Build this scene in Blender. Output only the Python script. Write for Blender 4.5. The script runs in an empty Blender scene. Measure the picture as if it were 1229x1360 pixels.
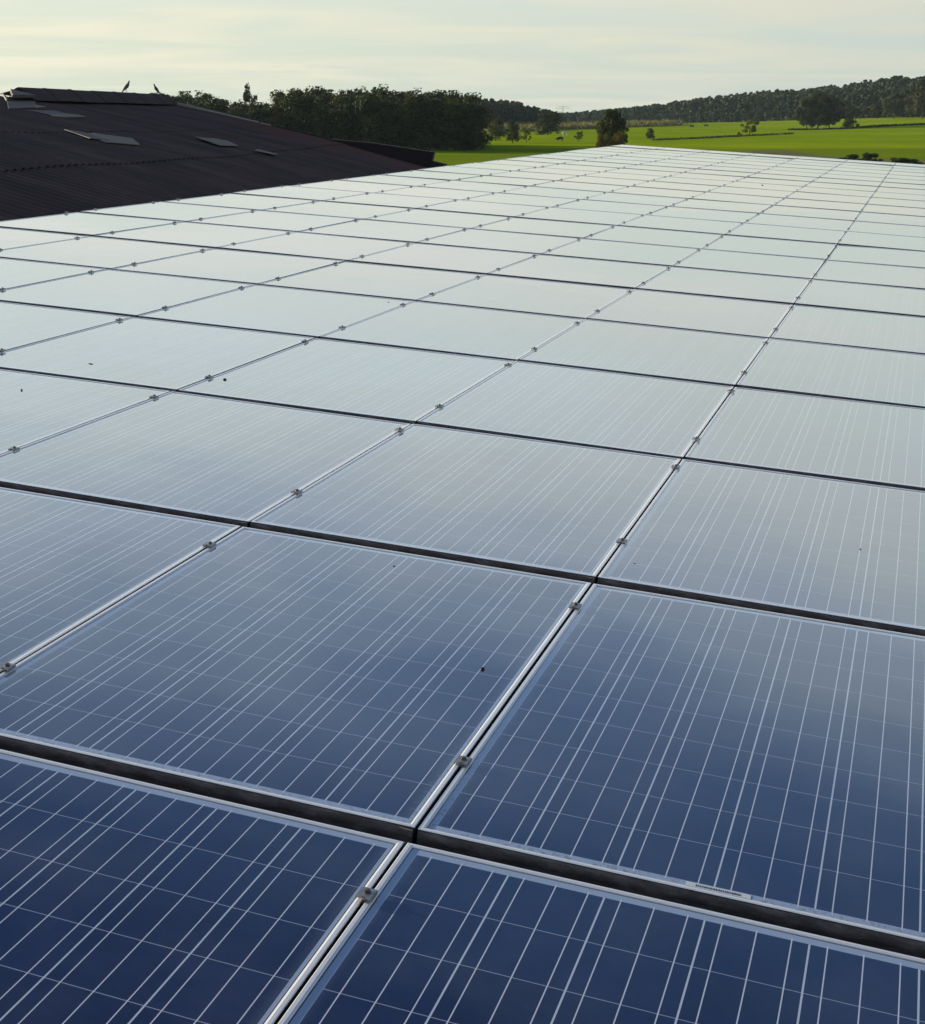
import bpy, math, random
import numpy as np
from mathutils import Matrix, Vector
random.seed(7)
rng = np.random.default_rng(7)
S = bpy.context.scene
R = math.radians
COL = S.collection

# ------------------------------------------------------------------ camera
F_PX, CX, CY, HZ, EYE = 2204.0, 299.6, 680.0, 148.0, 8.0      # photograph 1229 x 1360
PITCH = math.atan((CY - HZ) / F_PX)
cam_d = bpy.data.cameras.new('camera')
cam = bpy.data.objects.new('camera', cam_d)
COL.objects.link(cam)
cam_d.sensor_fit = 'VERTICAL'
cam_d.sensor_height = 24.0
cam_d.lens = F_PX / 1360 * 24.0
cam_d.shift_x = (614.5 - CX) / 1360
cam_d.clip_start = 0.05
cam_d.clip_end = 30000
cam.location = (0, 0, EYE)
cam.rotation_euler = (math.pi / 2 - PITCH, 0, 0)
S.camera = cam
S.view_settings.view_transform = 'Standard'
S.view_settings.look = 'None'
S.view_settings.gamma = 1
S.view_settings.exposure = 0.6

# ------------------------------------------------------------------ sky and sun
HAZE = .00004
SUN_EL, SUN_AZ = 12.0, -58.0          # azimuth from +Y, negative is left
wd = bpy.data.worlds.new('World')
S.world = wd
wd.use_nodes = True
nt = wd.node_tree
nt.nodes.clear()


class NT:
    """small node-writing helper"""
    def __init__(s, tree):
        s.t = tree
    def n(s, typ, **kw):
        nd = s.t.nodes.new(typ)
        for k, v in kw.items():
            if k.startswith('i_'):
                key = k[2:]
                key = int(key) if key.isdigit() else key.replace('_', ' ')
                s.set(nd.inputs[key], v)
            else:
                setattr(nd, k, v)
        return nd
    def set(s, sock, v):
        if isinstance(v, bpy.types.NodeSocket):
            s.t.links.new(v, sock)
        elif isinstance(v, bpy.types.Node):
            s.t.links.new(v.outputs[0], sock)
        else:
            sock.default_value = v
    def m(s, op, a, b=None, c=None, clamp=False):
        nd = s.t.nodes.new('ShaderNodeMath')
        nd.operation = op
        nd.use_clamp = clamp
        s.set(nd.inputs[0], a)
        if b is not None:
            s.set(nd.inputs[1], b)
        if c is not None:
            s.set(nd.inputs[2], c)
        return nd.outputs[0]
    def mix(s, f, a, b, blend='MIX'):
        nd = s.t.nodes.new('ShaderNodeMix')
        nd.data_type = 'RGBA'
        nd.blend_type = blend
        s.set(nd.inputs[0], f)
        s.set(nd.inputs[6], a if not isinstance(a, tuple) else (*a, 1)[:4])
        s.set(nd.inputs[7], b if not isinstance(b, tuple) else (*b, 1)[:4])
        return nd.outputs[2]
    def ramp(s, f, lo, hi, a=0.0, b=1.0):
        nd = s.t.nodes.new('ShaderNodeMapRange')
        nd.interpolation_type = 'SMOOTHSTEP'
        s.set(nd.inputs[0], f)
        nd.inputs[1].default_value = lo
        nd.inputs[2].default_value = hi
        nd.inputs[3].default_value = a
        nd.inputs[4].default_value = b
        return nd.outputs[0]
    def noise(s, vec, scale, detail=4, rough=.55, dist=0.0):
        nd = s.n('ShaderNodeTexNoise')
        s.set(nd.inputs['Vector'], vec)
        nd.inputs['Scale'].default_value = scale
        nd.inputs['Detail'].default_value = detail
        nd.inputs['Roughness'].default_value = rough
        nd.inputs['Distortion'].default_value = dist
        return nd.outputs[0]
    def mapping(s, vec, scale=(1, 1, 1), rot=(0, 0, 0), loc=(0, 0, 0)):
        nd = s.n('ShaderNodeMapping')
        s.set(nd.inputs[0], vec)
        nd.inputs[1].default_value = loc
        nd.inputs[2].default_value = rot
        nd.inputs[3].default_value = scale
        return nd.outputs[0]


w = NT(nt)
sky = w.n('ShaderNodeTexSky', sky_type='NISHITA', sun_disc=False, sun_elevation=R(SUN_EL), sun_rotation=R(SUN_AZ),
          air_density=1.0, dust_density=2.0, ozone_density=1.0, altitude=50)
tc = w.n('ShaderNodeTexCoord')
sep = w.n('ShaderNodeSeparateXYZ', i_0=tc.outputs['Generated'])
dx, dy, dz = sep.outputs
zc = w.m('MAXIMUM', dz, 0.0)
# pale warm veil of high cloud over the lower sky, breaking up into blue above
left = w.ramp(w.m('ADD', w.m('MULTIPLY', dx, -0.93), w.m('MULTIPLY', dy, 0.37)), -0.25, 0.85)
den = w.m('ADD', zc, 0.07)
comb = w.n('ShaderNodeCombineXYZ', i_0=w.m('DIVIDE', dx, den), i_1=w.m('DIVIDE', dy, den))
cv = w.mapping(comb.outputs[0], scale=(0.55, 0.85, 1), rot=(0, 0, R(-28)), loc=(3.1, 1.7, 0))
n1 = w.noise(cv, 1.0, 5, .50, .6)
nb = w.noise(w.mapping(comb.outputs[0], scale=(.75, .6, 1), rot=(0, 0, R(20)), loc=(7.4, 2.2, 0)), 1.0, 4, .5, .4)
el = w.m('ADD', zc, w.m('MULTIPLY', w.m('SUBTRACT', nb, .5), w.ramp(zc, .04, .30, .0, .32)))
cr = w.n('ShaderNodeValToRGB', i_0=el)
stops = [(0.0, (.63, .68, .58)), (.07, (.68, .74, .68)), (.15, (.75, .83, .82)), (.22, (.80, .91, .97)), (.28, (.60, .72, .90)), (.34, (.25, .39, .64)),
         (.40, (.110, .215, .45)), (.50, (.050, .112, .29)), (.70, (.034, .078, .22))]
while len(cr.color_ramp.elements) < len(stops):
    cr.color_ramp.elements.new(.5)
for e_, (pos_, c_) in zip(cr.color_ramp.elements, stops):
    e_.position = pos_
    e_.color = (*c_, 1)
warm = w.mix(w.ramp(zc, .045, .11), w.mix(left, (8.6, 9.0, 9.4), (12.6, 12.1, 10.6)), w.mix(left, (8.8, 9.1, 9.0), (11.0, 11.1, 10.7)))
lowsky = w.mix(1.0, cr.outputs[0], warm, 'MULTIPLY')
blue = w.mix(1.0, sky.outputs[0], (.75, .95, 1.35), 'MULTIPLY')
base = w.mix(w.ramp(zc, .50, .80), lowsky, blue)
streak = w.ramp(n1, 0.40, 0.66)
cloud_col = w.mix(w.ramp(zc, .045, .11), w.mix(left, (6.5, 6.6, 5.6), (10.2, 9.7, 7.3)), w.mix(left, (7.0, 7.3, 7.1), (9.6, 9.6, 9.0)))
c1 = w.mix(w.m('MULTIPLY', streak, w.m('MULTIPLY', .95, w.ramp(zc, .06, .30, 1.0, .20))), base, cloud_col)
# a few small grey flat clouds just above the horizon
cv2 = w.mapping(tc.outputs['Generated'], scale=(7.5, 7.5, 95), loc=(2.6, 1.3, 0.15))
n2 = w.noise(cv2, 1.0, 4, .5, .2)
lowband = w.m('MULTIPLY', w.ramp(dz, 0.010, 0.018), w.ramp(dz, 0.046, 0.026))
low = w.m('MULTIPLY', w.ramp(n2, 0.60, 0.70), lowband)
c2 = w.mix(w.m('MULTIPLY', low, 0.6), c1, (5.6, 6.2, 6.3))
bg = w.n('ShaderNodeBackground', i_0=c2, i_1=0.066)
out = w.n('ShaderNodeOutputWorld', i_0=bg.outputs[0])

sd = bpy.data.lights.new('sun', 'SUN')
sun = bpy.data.objects.new('sun', sd)
COL.objects.link(sun)
sd.energy = 5.0
sd.angle = R(0.8)
sd.color = (1.0, 0.86, 0.66)
to_sun = Vector((math.sin(R(SUN_AZ)) * math.cos(R(SUN_EL)), math.cos(R(SUN_AZ)) * math.cos(R(SUN_EL)), math.sin(R(SUN_EL))))
sun.rotation_euler = to_sun.to_track_quat('Z', 'Y').to_euler()

# ------------------------------------------------------------------ helpers
CW = np.array([[1, 0, 0], [0, math.sin(PITCH), -math.cos(PITCH)], [0, math.cos(PITCH), math.sin(PITCH)]])


def ray(x, y):
    return CW @ np.array([(x - CX) / F_PX, (CY - y) / F_PX, -1.0])


def at(x, y, depth):
    """point seen in direction (x, y) of the photograph at a given distance ahead"""
    d = ray(x, y)
    return np.array([0, 0, EYE]) + d * (depth / d[1])


def px_of(X, Y):
    return CX + F_PX / math.cos(PITCH) * X / Y


def tag(o, label=None, cat=None, group=None, kind=None):
    if label: o['label'] = label
    if cat: o['category'] = cat
    if group: o['group'] = group
    if kind: o['kind'] = kind
    return o


def empty(name, loc=(0, 0, 0), rz=0):
    o = bpy.data.objects.new(name, None)
    o.empty_display_size = .2
    COL.objects.link(o)
    o.location = loc
    o.rotation_euler = (0, 0, rz)
    return o


class MB:
    def __init__(s):
        s.v, s.f = [], []
    def add(s, vs, fs):
        k = len(s.v)
        s.v += [tuple(map(float, p)) for p in vs]
        s.f += [tuple(k + i for i in q) for q in fs]
        return s
    def box(s, x0, x1, y0, y1, z0, z1, M=None):
        vs = [(x, y, z) for x in (x0, x1) for y in (y0, y1) for z in (z0, z1)]
        if M is not None:
            vs = [tuple(M @ Vector(p)) for p in vs]
        return s.add(vs, [(0, 1, 3, 2), (4, 6, 7, 5), (0, 4, 5, 1), (2, 3, 7, 6), (0, 2, 6, 4), (1, 5, 7, 3)])
    def bar(s, a, b, r0, r1=None, n=8):
        r1 = r0 if r1 is None else r1
        a, b = Vector(a), Vector(b)
        q = (b - a).to_track_quat('Z', 'Y')
        vs = [tuple(p + q @ Vector((r * math.cos(k * 2 * math.pi / n), r * math.sin(k * 2 * math.pi / n), 0)))
              for p, r in ((a, r0), (b, r1)) for k in range(n)]
        fs = [(k, (k + 1) % n, n + (k + 1) % n, n + k) for k in range(n)]
        return s.add(vs, fs + [tuple(range(n - 1, -1, -1)), tuple(range(n, 2 * n))])
    def build(s, name, mat, parent=None, smooth=False, mesh_only=False):
        me = bpy.data.meshes.new(name)
        me.from_pydata(s.v, [], s.f)
        me.materials.append(mat)
        if smooth:
            me.polygons.foreach_set('use_smooth', [True] * len(me.polygons))
        me.update()
        if mesh_only:
            return me
        return link(name, me, parent)


def link(name, me, parent=None):
    o = bpy.data.objects.new(name, me)
    COL.objects.link(o)
    if parent is not None:
        o.parent = parent
    return o


def np_mesh(name, verts, quads, mat, col=None):
    me = bpy.data.meshes.new(name)
    nv, nf = len(verts), len(quads)
    me.vertices.add(nv)
    me.vertices.foreach_set('co', np.asarray(verts, dtype=np.float32).ravel())
    me.loops.add(nf * 4)
    me.loops.foreach_set('vertex_index', np.asarray(quads, dtype=np.int32).ravel())
    me.polygons.add(nf)
    me.polygons.foreach_set('loop_start', np.arange(0, nf * 4, 4, dtype=np.int32))
    me.polygons.foreach_set('loop_total', np.full(nf, 4, dtype=np.int32))
    me.materials.append(mat)
    if col is not None:
        at_ = me.color_attributes.new('tone', 'FLOAT_COLOR', 'POINT')
        c = np.ones((nv, 4), dtype=np.float32)
        c[:, :3] = col
        at_.data.foreach_set('color', c.ravel())
    me.update(calc_edges=True)
    me.validate()
    return me


# ------------------------------------------------------------------ materials
def new_mat(name):
    m = bpy.data.materials.new(name)
    m.use_nodes = True
    m.node_tree.nodes.clear()
    k = NT(m.node_tree)
    p = k.n('ShaderNodeBsdfPrincipled')
    o = k.n('ShaderNodeOutputMaterial', i_0=p.outputs[0])
    return m, k, p


def simple(name, col, rough=.6, metal=0.0, var=.25, scale=8.0, spec=.5, bump=0.0):
    m, k, p = new_mat(name)
    t = k.n('ShaderNodeTexCoord')
    n = k.noise(t.outputs['Object'], scale, 5)
    c = k.mix(n, tuple(x * (1 - var) for x in col), tuple(min(1, x * (1 + var)) for x in col))
    k.set(p.inputs['Base Color'], c)
    k.set(p.inputs['Roughness'], k.ramp(n, .2, .8, rough * .85, min(1, rough * 1.15)))
    p.inputs['Metallic'].default_value = metal
    p.inputs['Specular IOR Level'].default_value = spec
    if bump:
        b = k.n('ShaderNodeBump', i_Strength=bump, i_Distance=.01, i_Height=n)
        k.set(p.inputs['Normal'], b.outputs[0])
    return m


ORD = ['zeroth', 'first', 'second', 'third', 'fourth', 'fifth', 'sixth', 'seventh', 'eighth', 'ninth', 'tenth', 'eleventh',
       'twelfth', 'thirteenth']

# ================================================================== SOLAR ROOF
PX, PY = 0.999344, 1.710683                     # pitch of the panels across and along the roof
PW, PL = 0.9935, 1.6500
NROW = 22
Wm = Matrix(((0.9216064860600771, 0.38455962660045867, 0.05249169878097651),
             (-0.38374759145056664, 0.9230951254307849, -0.0251629779996779),
             (-0.05813149669401217, 0.0030468007547417852, 0.9983042853245071)))
ROOF = Matrix.Translation((0.3211345424860929, 2.656310255543616, 6.786397531367302)) @ Wm.to_4x4()


def roof_pt(x, y, z=0.0):
    return ROOF @ Vector((x, y, z))


def seen(p, mg=110):
    c = Vector(p) - Vector((0, 0, EYE))
    dep = c.y * math.cos(PITCH) - c.z * math.sin(PITCH)
    if dep < .3:
        return False
    X = CX + F_PX * c.x / dep
    Y = CY - F_PX * (c.y * math.sin(PITCH) + c.z * math.cos(PITCH)) / dep
    return -mg < X < 1229 + mg and Y < 1360 + mg


# aluminium frame
def mat_alu(name, base, rough):
    m, k, p = new_mat(name)
    t = k.n('ShaderNodeTexCoord')
    n = k.noise(k.mapping(t.outputs['Object'], scale=(1, 1, 6)), 14, 6, .6)
    gr = k.noise(t.outputs['Object'], 210, 3, .5)
    specks = k.ramp(gr, .80, .82)
    c = k.mix(n, tuple(x * .93 for x in base), base)
    c = k.mix(k.m('MULTIPLY', specks, .75), c, (.06, .05, .035))
    k.set(p.inputs['Base Color'], c)
    p.inputs['Metallic'].default_value = .25
    p.inputs['IOR'].default_value = 1.8
    k.set(p.inputs['Roughness'], k.ramp(n, .25, .75, rough * .8, rough * 1.2))
    return m


M_ALU = mat_alu('anodised_aluminium', (.93, .93, .91), .24)
M_CLAMP = simple('clamp_aluminium', (.34, .34, .34), .40, .8, .25, 60)
M_BOLT = simple('steel_bolt', (.18, .16, .15), .38, .9, .3, 90)
M_RAIL = simple('mill_finish_rail', (.10, .10, .105), .55, .5, .2, 5)

# shade on the frame's front side, painted as a dark strip mottled with dirt
m, k, p = new_mat('mottled_side_shade')
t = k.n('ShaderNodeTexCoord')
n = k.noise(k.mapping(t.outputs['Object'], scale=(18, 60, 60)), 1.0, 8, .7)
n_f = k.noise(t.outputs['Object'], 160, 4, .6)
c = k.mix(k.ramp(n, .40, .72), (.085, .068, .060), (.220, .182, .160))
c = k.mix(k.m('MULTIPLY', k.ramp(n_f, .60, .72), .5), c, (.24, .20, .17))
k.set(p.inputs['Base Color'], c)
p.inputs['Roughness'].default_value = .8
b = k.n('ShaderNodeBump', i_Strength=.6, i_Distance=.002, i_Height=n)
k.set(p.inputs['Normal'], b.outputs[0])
M_SIDE_SHADE = m

# laminate: polycrystalline cells, busbars and white backsheet under glass
GW, GL = PW - .0224, PL - .0224
CELL = .1585
m, k, p = new_mat('cell_laminate_glass')
t = k.n('ShaderNodeTexCoord')
sp = k.n('ShaderNodeSeparateXYZ', i_0=t.outputs['Object'])
X, Y = sp.outputs[0], sp.outputs[1]            # panel centred on its own origin
X0 = X
X = k.m('SUBTRACT', X, .0030)
cx_ = k.m('DIVIDE', k.m('ADD', X, 3 * CELL), CELL)
cy_ = k.m('DIVIDE', k.m('ADD', Y, 5 * CELL), CELL)
fx = k.m('FRACT', cx_)
fy = k.m('FRACT', cy_)
ex = k.m('SUBTRACT', .5, k.m('ABSOLUTE', k.m('SUBTRACT', fx, .5)))    # 0 at the cell border
ey = k.m('SUBTRACT', .5, k.m('ABSOLUTE', k.m('SUBTRACT', fy, .5)))
gapx = k.m('LESS_THAN', ex, .0015 / CELL)
gapy = k.m('LESS_THAN', ey, .0010 / CELL)
f3 = k.m('FRACT', k.m('MULTIPLY', fx, 3.0))
bus = k.m('LESS_THAN', k.m('ABSOLUTE', k.m('SUBTRACT', f3, .5)), .0010 / CELL * 3)
inx = k.m('LESS_THAN', k.m('ABSOLUTE', X), 3 * CELL - .001)
iny = k.m('LESS_THAN', k.m('ABSOLUTE', Y), 5 * CELL - .001)
cells = k.m('MULTIPLY', inx, iny)
outer = k.m('SUBTRACT', 1.0, cells)
inbus = k.m('MULTIPLY', k.m('LESS_THAN', k.m('ABSOLUTE', Y), 5 * CELL + .006), inx)
# crystal tone: each cell slightly different, faint grain
idx = k.n('ShaderNodeCombineXYZ', i_0=k.m('FLOOR', cx_), i_1=k.m('FLOOR', cy_), i_2=k.n('ShaderNodeObjectInfo').outputs['Random'])
wn = k.n('ShaderNodeTexWhiteNoise', i_0=idx.outputs[0])
vor = k.n('ShaderNodeTexVoronoi', i_0=t.outputs['Object'], i_Scale=95.0)
grain = k.n('ShaderNodeSeparateColor', i_0=vor.outputs['Color']).outputs[0]
tone = k.m('ADD', k.m('MULTIPLY', wn.outputs[0], .34), k.m('ADD', k.m('MULTIPLY', grain, .30), .66))
cellc = k.mix(1.0, (.0056, .0116, .0460), k.n('ShaderNodeCombineColor', i_0=tone, i_1=tone, i_2=tone).outputs[0], 'MULTIPLY')
col = cellc
col = k.mix(gapy, col, (.32, .36, .46))
col = k.mix(gapx, col, (.58, .65, .74))
col = k.mix(outer, col, (.34, .44, .58))
col = k.mix(k.m('MULTIPLY', bus, inbus), col, (.66, .70, .78))
# dark line against the frame: edge seal plus the painted shadow gap
dxe = k.m('SUBTRACT', GW / 2, k.m('ABSOLUTE', X0))
dye = k.m('SUBTRACT', GL / 2, k.m('ABSOLUTE', Y))
edge = k.m('MINIMUM', dxe, dye)
col = k.mix(k.m('LESS_THAN', edge, .0026), col, (.008, .008, .012))
# grime: dusty veil everywhere, crust along the lower corner and the long edges, droppings
oi = k.n('ShaderNodeObjectInfo')
offs = k.n('ShaderNodeCombineXYZ', i_0=k.m('MULTIPLY', oi.outputs['Random'], 31.0), i_1=k.m('MULTIPLY', oi.outputs['Random'], 17.0))
pv = k.n('ShaderNodeVectorMath', i_0=t.outputs['Object'], i_1=offs.outputs[0])
g1 = k.noise(pv.outputs[0], 5, 6, .6)
g2 = k.noise(pv.outputs[0], 120, 4, .65)
crust = k.m('MULTIPLY', k.m('MULTIPLY', k.ramp(edge, .028, .004), k.ramp(k.m('ADD', Y, k.m('MULTIPLY', g1, .5)), .1, -.6)), k.ramp(g2, .53, .60))
col = k.mix(k.m('MULTIPLY', crust, .8), col, (.16, .15, .12))
veil = k.m('ADD', .012, k.m('MULTIPLY', k.ramp(g1, .38, .75), .045))
veil = k.m('ADD', veil, k.m('MULTIPLY', k.ramp(edge, .03, .002), .10))
col = k.mix(veil, col, (.42, .44, .45))
drop = k.m('MULTIPLY', k.ramp(k.noise(pv.outputs[0], 16, 3, .5), .80, .82), .8)
col = k.mix(drop, col, (.45, .44, .38))
k.set(p.inputs['Base Color'], col)
p.inputs['IOR'].default_value = 1.5
k.set(p.inputs['Roughness'], k.m('ADD', .05, k.m('MULTIPLY', k.ramp(g1, .3, .8), .05)))
p.inputs['Coat Weight'].default_value = 1.0
p.inputs['Coat Roughness'].default_value = .03
p.inputs['Coat IOR'].default_value = 1.5
bw = k.noise(k.mapping(pv.outputs[0], scale=(1, .7, 1)), 2.2, 2, .4)
bm = k.n('ShaderNodeBump', i_Strength=.10, i_Distance=.02, i_Height=bw)
k.set(p.inputs['Normal'], bm.outputs[0])
k.set(p.inputs['Coat Normal'], bm.outputs[0])
M_GLASS = m

# frame mesh: mitred ring from a section profile (inset, height)
prof = [(.028, -.038), (0, -.038), (0, -.0014), (.0004, -.0004), (.0014, 0), (.0074, 0), (.0080, -.0004), (.0108, -.0011), (.0112, -.0015), (.0112, -.0040)]
fb = MB()
vs, fs = [], []
for i_, z_ in prof:
    hx, hy = PW / 2 - i_, PL / 2 - i_
    vs += [(-hx, -hy, z_), (hx, -hy, z_), (hx, hy, z_), (-hx, hy, z_)]
for a in range(len(prof) - 1):
    for b_ in range(4):
        c_ = (b_ + 1) % 4
        fs.append((a * 4 + b_, a * 4 + c_, (a + 1) * 4 + c_, (a + 1) * 4 + b_))
fb.add(vs, fs)
ME_FRAME = fb.build('frame', M_ALU, mesh_only=True)
ME_FRAME.materials.append(simple('shaded_side_wall', (.035, .031, .030), .8, 0, .3, 20))            # shade down in the joints, painted onto the outer side walls
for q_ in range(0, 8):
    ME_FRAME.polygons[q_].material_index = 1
gb = MB()
gb.add([(-GW / 2 - .0004, -GL / 2 - .0004, -.0028), (GW / 2 + .0004, -GL / 2 - .0004, -.0028), (GW / 2 + .0004, GL / 2 + .0004, -.0028), (-GW / 2 - .0004, GL / 2 + .0004, -.0028)], [(0, 1, 2, 3)])
gb.add([(-GW / 2, -GL / 2, -.009), (GW / 2, -GL / 2, -.009), (GW / 2, GL / 2, -.009), (-GW / 2, GL / 2, -.009)], [(0, 3, 2, 1)])
ME_GLASS = gb.build('cell_laminate', M_GLASS, mesh_only=True)
# added strip over the front edge that carries this shade: slightly bulging section
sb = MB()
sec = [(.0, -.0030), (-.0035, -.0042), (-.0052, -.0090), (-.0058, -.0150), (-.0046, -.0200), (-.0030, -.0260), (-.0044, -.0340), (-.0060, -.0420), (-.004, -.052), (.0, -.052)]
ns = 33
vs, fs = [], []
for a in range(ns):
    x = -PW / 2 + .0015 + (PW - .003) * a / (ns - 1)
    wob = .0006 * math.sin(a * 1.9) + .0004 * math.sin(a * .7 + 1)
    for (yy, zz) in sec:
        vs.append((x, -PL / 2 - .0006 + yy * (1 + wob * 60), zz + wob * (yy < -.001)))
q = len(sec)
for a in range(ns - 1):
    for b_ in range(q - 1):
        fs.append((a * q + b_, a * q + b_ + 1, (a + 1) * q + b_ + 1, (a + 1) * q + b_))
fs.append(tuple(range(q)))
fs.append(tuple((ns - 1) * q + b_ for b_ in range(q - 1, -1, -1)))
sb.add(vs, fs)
ME_SIDE_SHADE = sb.build('front_shade_strip', M_SIDE_SHADE, mesh_only=True, smooth=True)


def row_words(i):
    if i == -1: return 'nearest row'
    if i <= 8: return '%s row from viewer' % ORD[i + 2]
    return '%s row from far edge' % ORD[NROW - i]


def col_words(j):
    if j == 0: return 'right of rightmost seam'
    if j == 1: return 'second right of rightmost seam'
    if j == -1: return 'left of rightmost seam'
    return '%s left of rightmost seam' % ORD[-j]


row_z = {i: random.uniform(-.003, .003) for i in range(-1, NROW)}
row_z.update({-1: 0, 0: 0, 1: .001, 2: -.001, 5: .001, 8: .001, 13: .002, 18: .002})
row_tilt = {i: random.gauss(0, .0013) for i in range(-1, NROW)}
row_tilt.update({-1: 0.0, 0: 0.001, 1: -.001})
n_pan = 0
for i in range(-1, NROW):
    for j in range(-6, 2):
        x0, y0 = j * PX, i * PY
        pts = [(x0 + PX * a, y0 + PY * b_) for a in (0, .5, 1) for b_ in (0, .5, 1)]
        if not any(seen(roof_pt(*q_)) for q_ in pts):
            continue
        bright = 'dark blue' if i <= 0 else ('blue-grey' if i < 4 else 'pale sky-reflecting')
        e = empty('solar_module')
        tag(e, '%s solar panel %s, %s' % (bright, col_words(j), row_words(i)), 'solar panel', group='solar panels laid in rows on the roof')
        e.matrix_world = ROOF @ Matrix.Translation((x0 + PX / 2, y0 + PY / 2, row_z[i])) @ \
            Matrix.Rotation(row_tilt[i] + random.gauss(0, .0007), 4, 'X') @ Matrix.Rotation(random.gauss(0, .0024), 4, 'Y')
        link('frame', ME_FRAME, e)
        link('cell_laminate', ME_GLASS, e)
        link('front_shade_strip', ME_SIDE_SHADE, e)
        n_pan += 1
        if (i, j) == (0, 0):
            sl = MB()
            sl.box(-.052, .052, -GL / 2 + .004, -GL / 2 + .0195, -.0026, -.0023)
            lab = sl.build('serial_label', simple('label_paper', (.62, .68, .72), .5, 0, .1, 30), e)
            lab.location = (0.01, 0, 0)
            bars = MB()
            x = -.036
            while x < .036:
                wd_ = random.choice((.0008, .0012, .002))
                bars.box(x, x + wd_, -GL / 2 + .0075, -GL / 2 + .0145, -.00225, -.0019)
                x += wd_ + random.choice((.001, .0016, .0024))
            bars.build('bar_code', simple('label_ink', (.06, .06, .07), .6), lab)

# clamps -----------------------------------------------------------------
cb = MB()
# plate: a shallow channel, top with bent-down side lips and a slot in the front
cw, cl, th = .0115, .0175, .0028
cb.box(-cw, cw, -cl + .005, cl, .0035, .0035 + th)
cb.box(-cw, -.0032, -cl, -cl + .005, .0035, .0035 + th)
cb.box(.0032, cw, -cl, -cl + .005, .0035, .0035 + th)
cb.box(-cw - .0016, -cw, -cl, cl, .0004, .0035 + th * .8)
cb.box(cw, cw + .0016, -cl, cl, .0004, .0035 + th * .8)
cb.box(-.0026, .0026, -cl + .004, cl - .004, -.030, .0035)
ME_CLAMP = cb.build('clamp_plate', M_CLAMP, mesh_only=True)
bb = MB()
bb.bar((0, .003, .0063), (0, .003, .0074), .0066, .0066, 16)
bb.bar((0, .003, .0074), (0, .003, .0112), .0048, .0047, 6)
bb.bar((0, .003, .0112), (0, .003, .0120), .0026, .0022, 8)
ME_BOLT = bb.build('bolt', M_BOLT, mesh_only=True)
FR = {-1: (.16, .853), 0: (.203, .846), 1: (.247, .888), 2: (.208, .897)}
clamp_pos = []
for i in range(-1, NROW):
    a, b_ = FR.get(i, (.21 + random.uniform(-.02, .02), .87 + random.uniform(-.02, .02)))
    for j in range(-6, 2):
        for which, fr in (('near', a), ('far', b_)):
            xo = 0.0 if j > -6 else -.004
            P = roof_pt(j * PX + xo, (i + fr) * PY, 0)
            if seen(P, 60):
                clamp_pos.append((i, j, which, fr))
for i, j, which, fr in clamp_pos:
    e = empty('panel_clamp')
    xo = 0.0 if j > -6 else -.006
    e.matrix_world = ROOF @ Matrix.Translation((j * PX + xo - .0001, (i + fr) * PY, row_z[i])) @ Matrix.Rotation(random.gauss(0, .05), 4, 'Z')
    seam = 'rightmost long seam' if j == 0 else ('the seam right of the picture' if j == 1 else ('the left roof edge' if j == -6 else '%s long seam from right' % ORD[1 - j]))
    rw = 'nearest row' if i == -1 else ('%s row from viewer' % ORD[i + 2] if i <= 8 else ('%s row from far edge' % ORD[NROW - i]))
    tag(e, 'clamp on %s, %s end of %s' % (seam, which, rw), 'clamp', group='clamps holding the panels along the seams')
    link('clamp_plate', ME_CLAMP, e)
    bo = link('bolt', ME_BOLT, e)

# barn under the panels -----------------------------------------------------
M_SHEET = simple('dark_roof_sheet', (.045, .042, .042), .7, 0, .3, 3)
M_PLASTER = simple('barn_plaster', (.34, .31, .27), .85, 0, .2, .8, bump=.3)
barn = empty('solar_barn', (6, 18, 0))
tag(barn, 'long barn whose whole low-pitched roof carries the solar panels', 'barn')
barn_inv = barn.matrix_basis.inverted()
bx0, bx1, by0, by1 = -6 * PX - .02, 2 * PX + .3, -2.2 * PY, NROW * PY + .05


def in_parent(par, pts):
    return [tuple(Vector(q_) - par.location) for q_ in pts]


rb = MB()
nx_ = 170
xs = np.linspace(bx0 + .03, bx1, nx_ * 2)
top, bot = [], []
for kx, x in enumerate(xs):
    zz = -.120 + .014 * math.cos(kx * 2.1)
    for y in (by0, by1 - .05):
        top.append(roof_pt(x, y, zz))
n2_ = len(xs)
rb.add(in_parent(barn, top), [(2 * a, 2 * a + 2, 2 * a + 3, 2 * a + 1) for a in range(n2_ - 1)])
rb.build('roof_sheets', M_SHEET, barn)
rl = MB()
for i in range(-2, NROW):
    for fr in (.21, .87):
        y = (i + fr) * PY
        pts = [roof_pt(x, yy, zz) for x in (bx0 + .035, bx1 - .04) for yy in (y - .02, y + .02) for zz in (-.1, -.0395)]
        rl.add(in_parent(barn, pts), [(0, 1, 3, 2), (4, 6, 7, 5), (0, 4, 5, 1), (2, 3, 7, 6), (0, 2, 6, 4), (1, 5, 7, 3)])
rl.build('mounting_rail', M_RAIL, barn)
wl = MB()
cs = [roof_pt(x, y, -.16) for x, y in ((bx0 + .25, by0 + .3), (bx1 - .3, by0 + .3), (bx1 - .3, by1 - .25), (bx0 + .25, by1 - .25))]
for a in range(4):
    p0_, p1_ = cs[a], cs[(a + 1) % 4]
    wl.add(in_parent(barn, [p0_, p1_, (p1_.x, p1_.y, 0), (p0_.x, p0_.y, 0)]), [(0, 1, 2, 3)])
wl.build('wall', M_PLASTER, barn)

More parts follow.
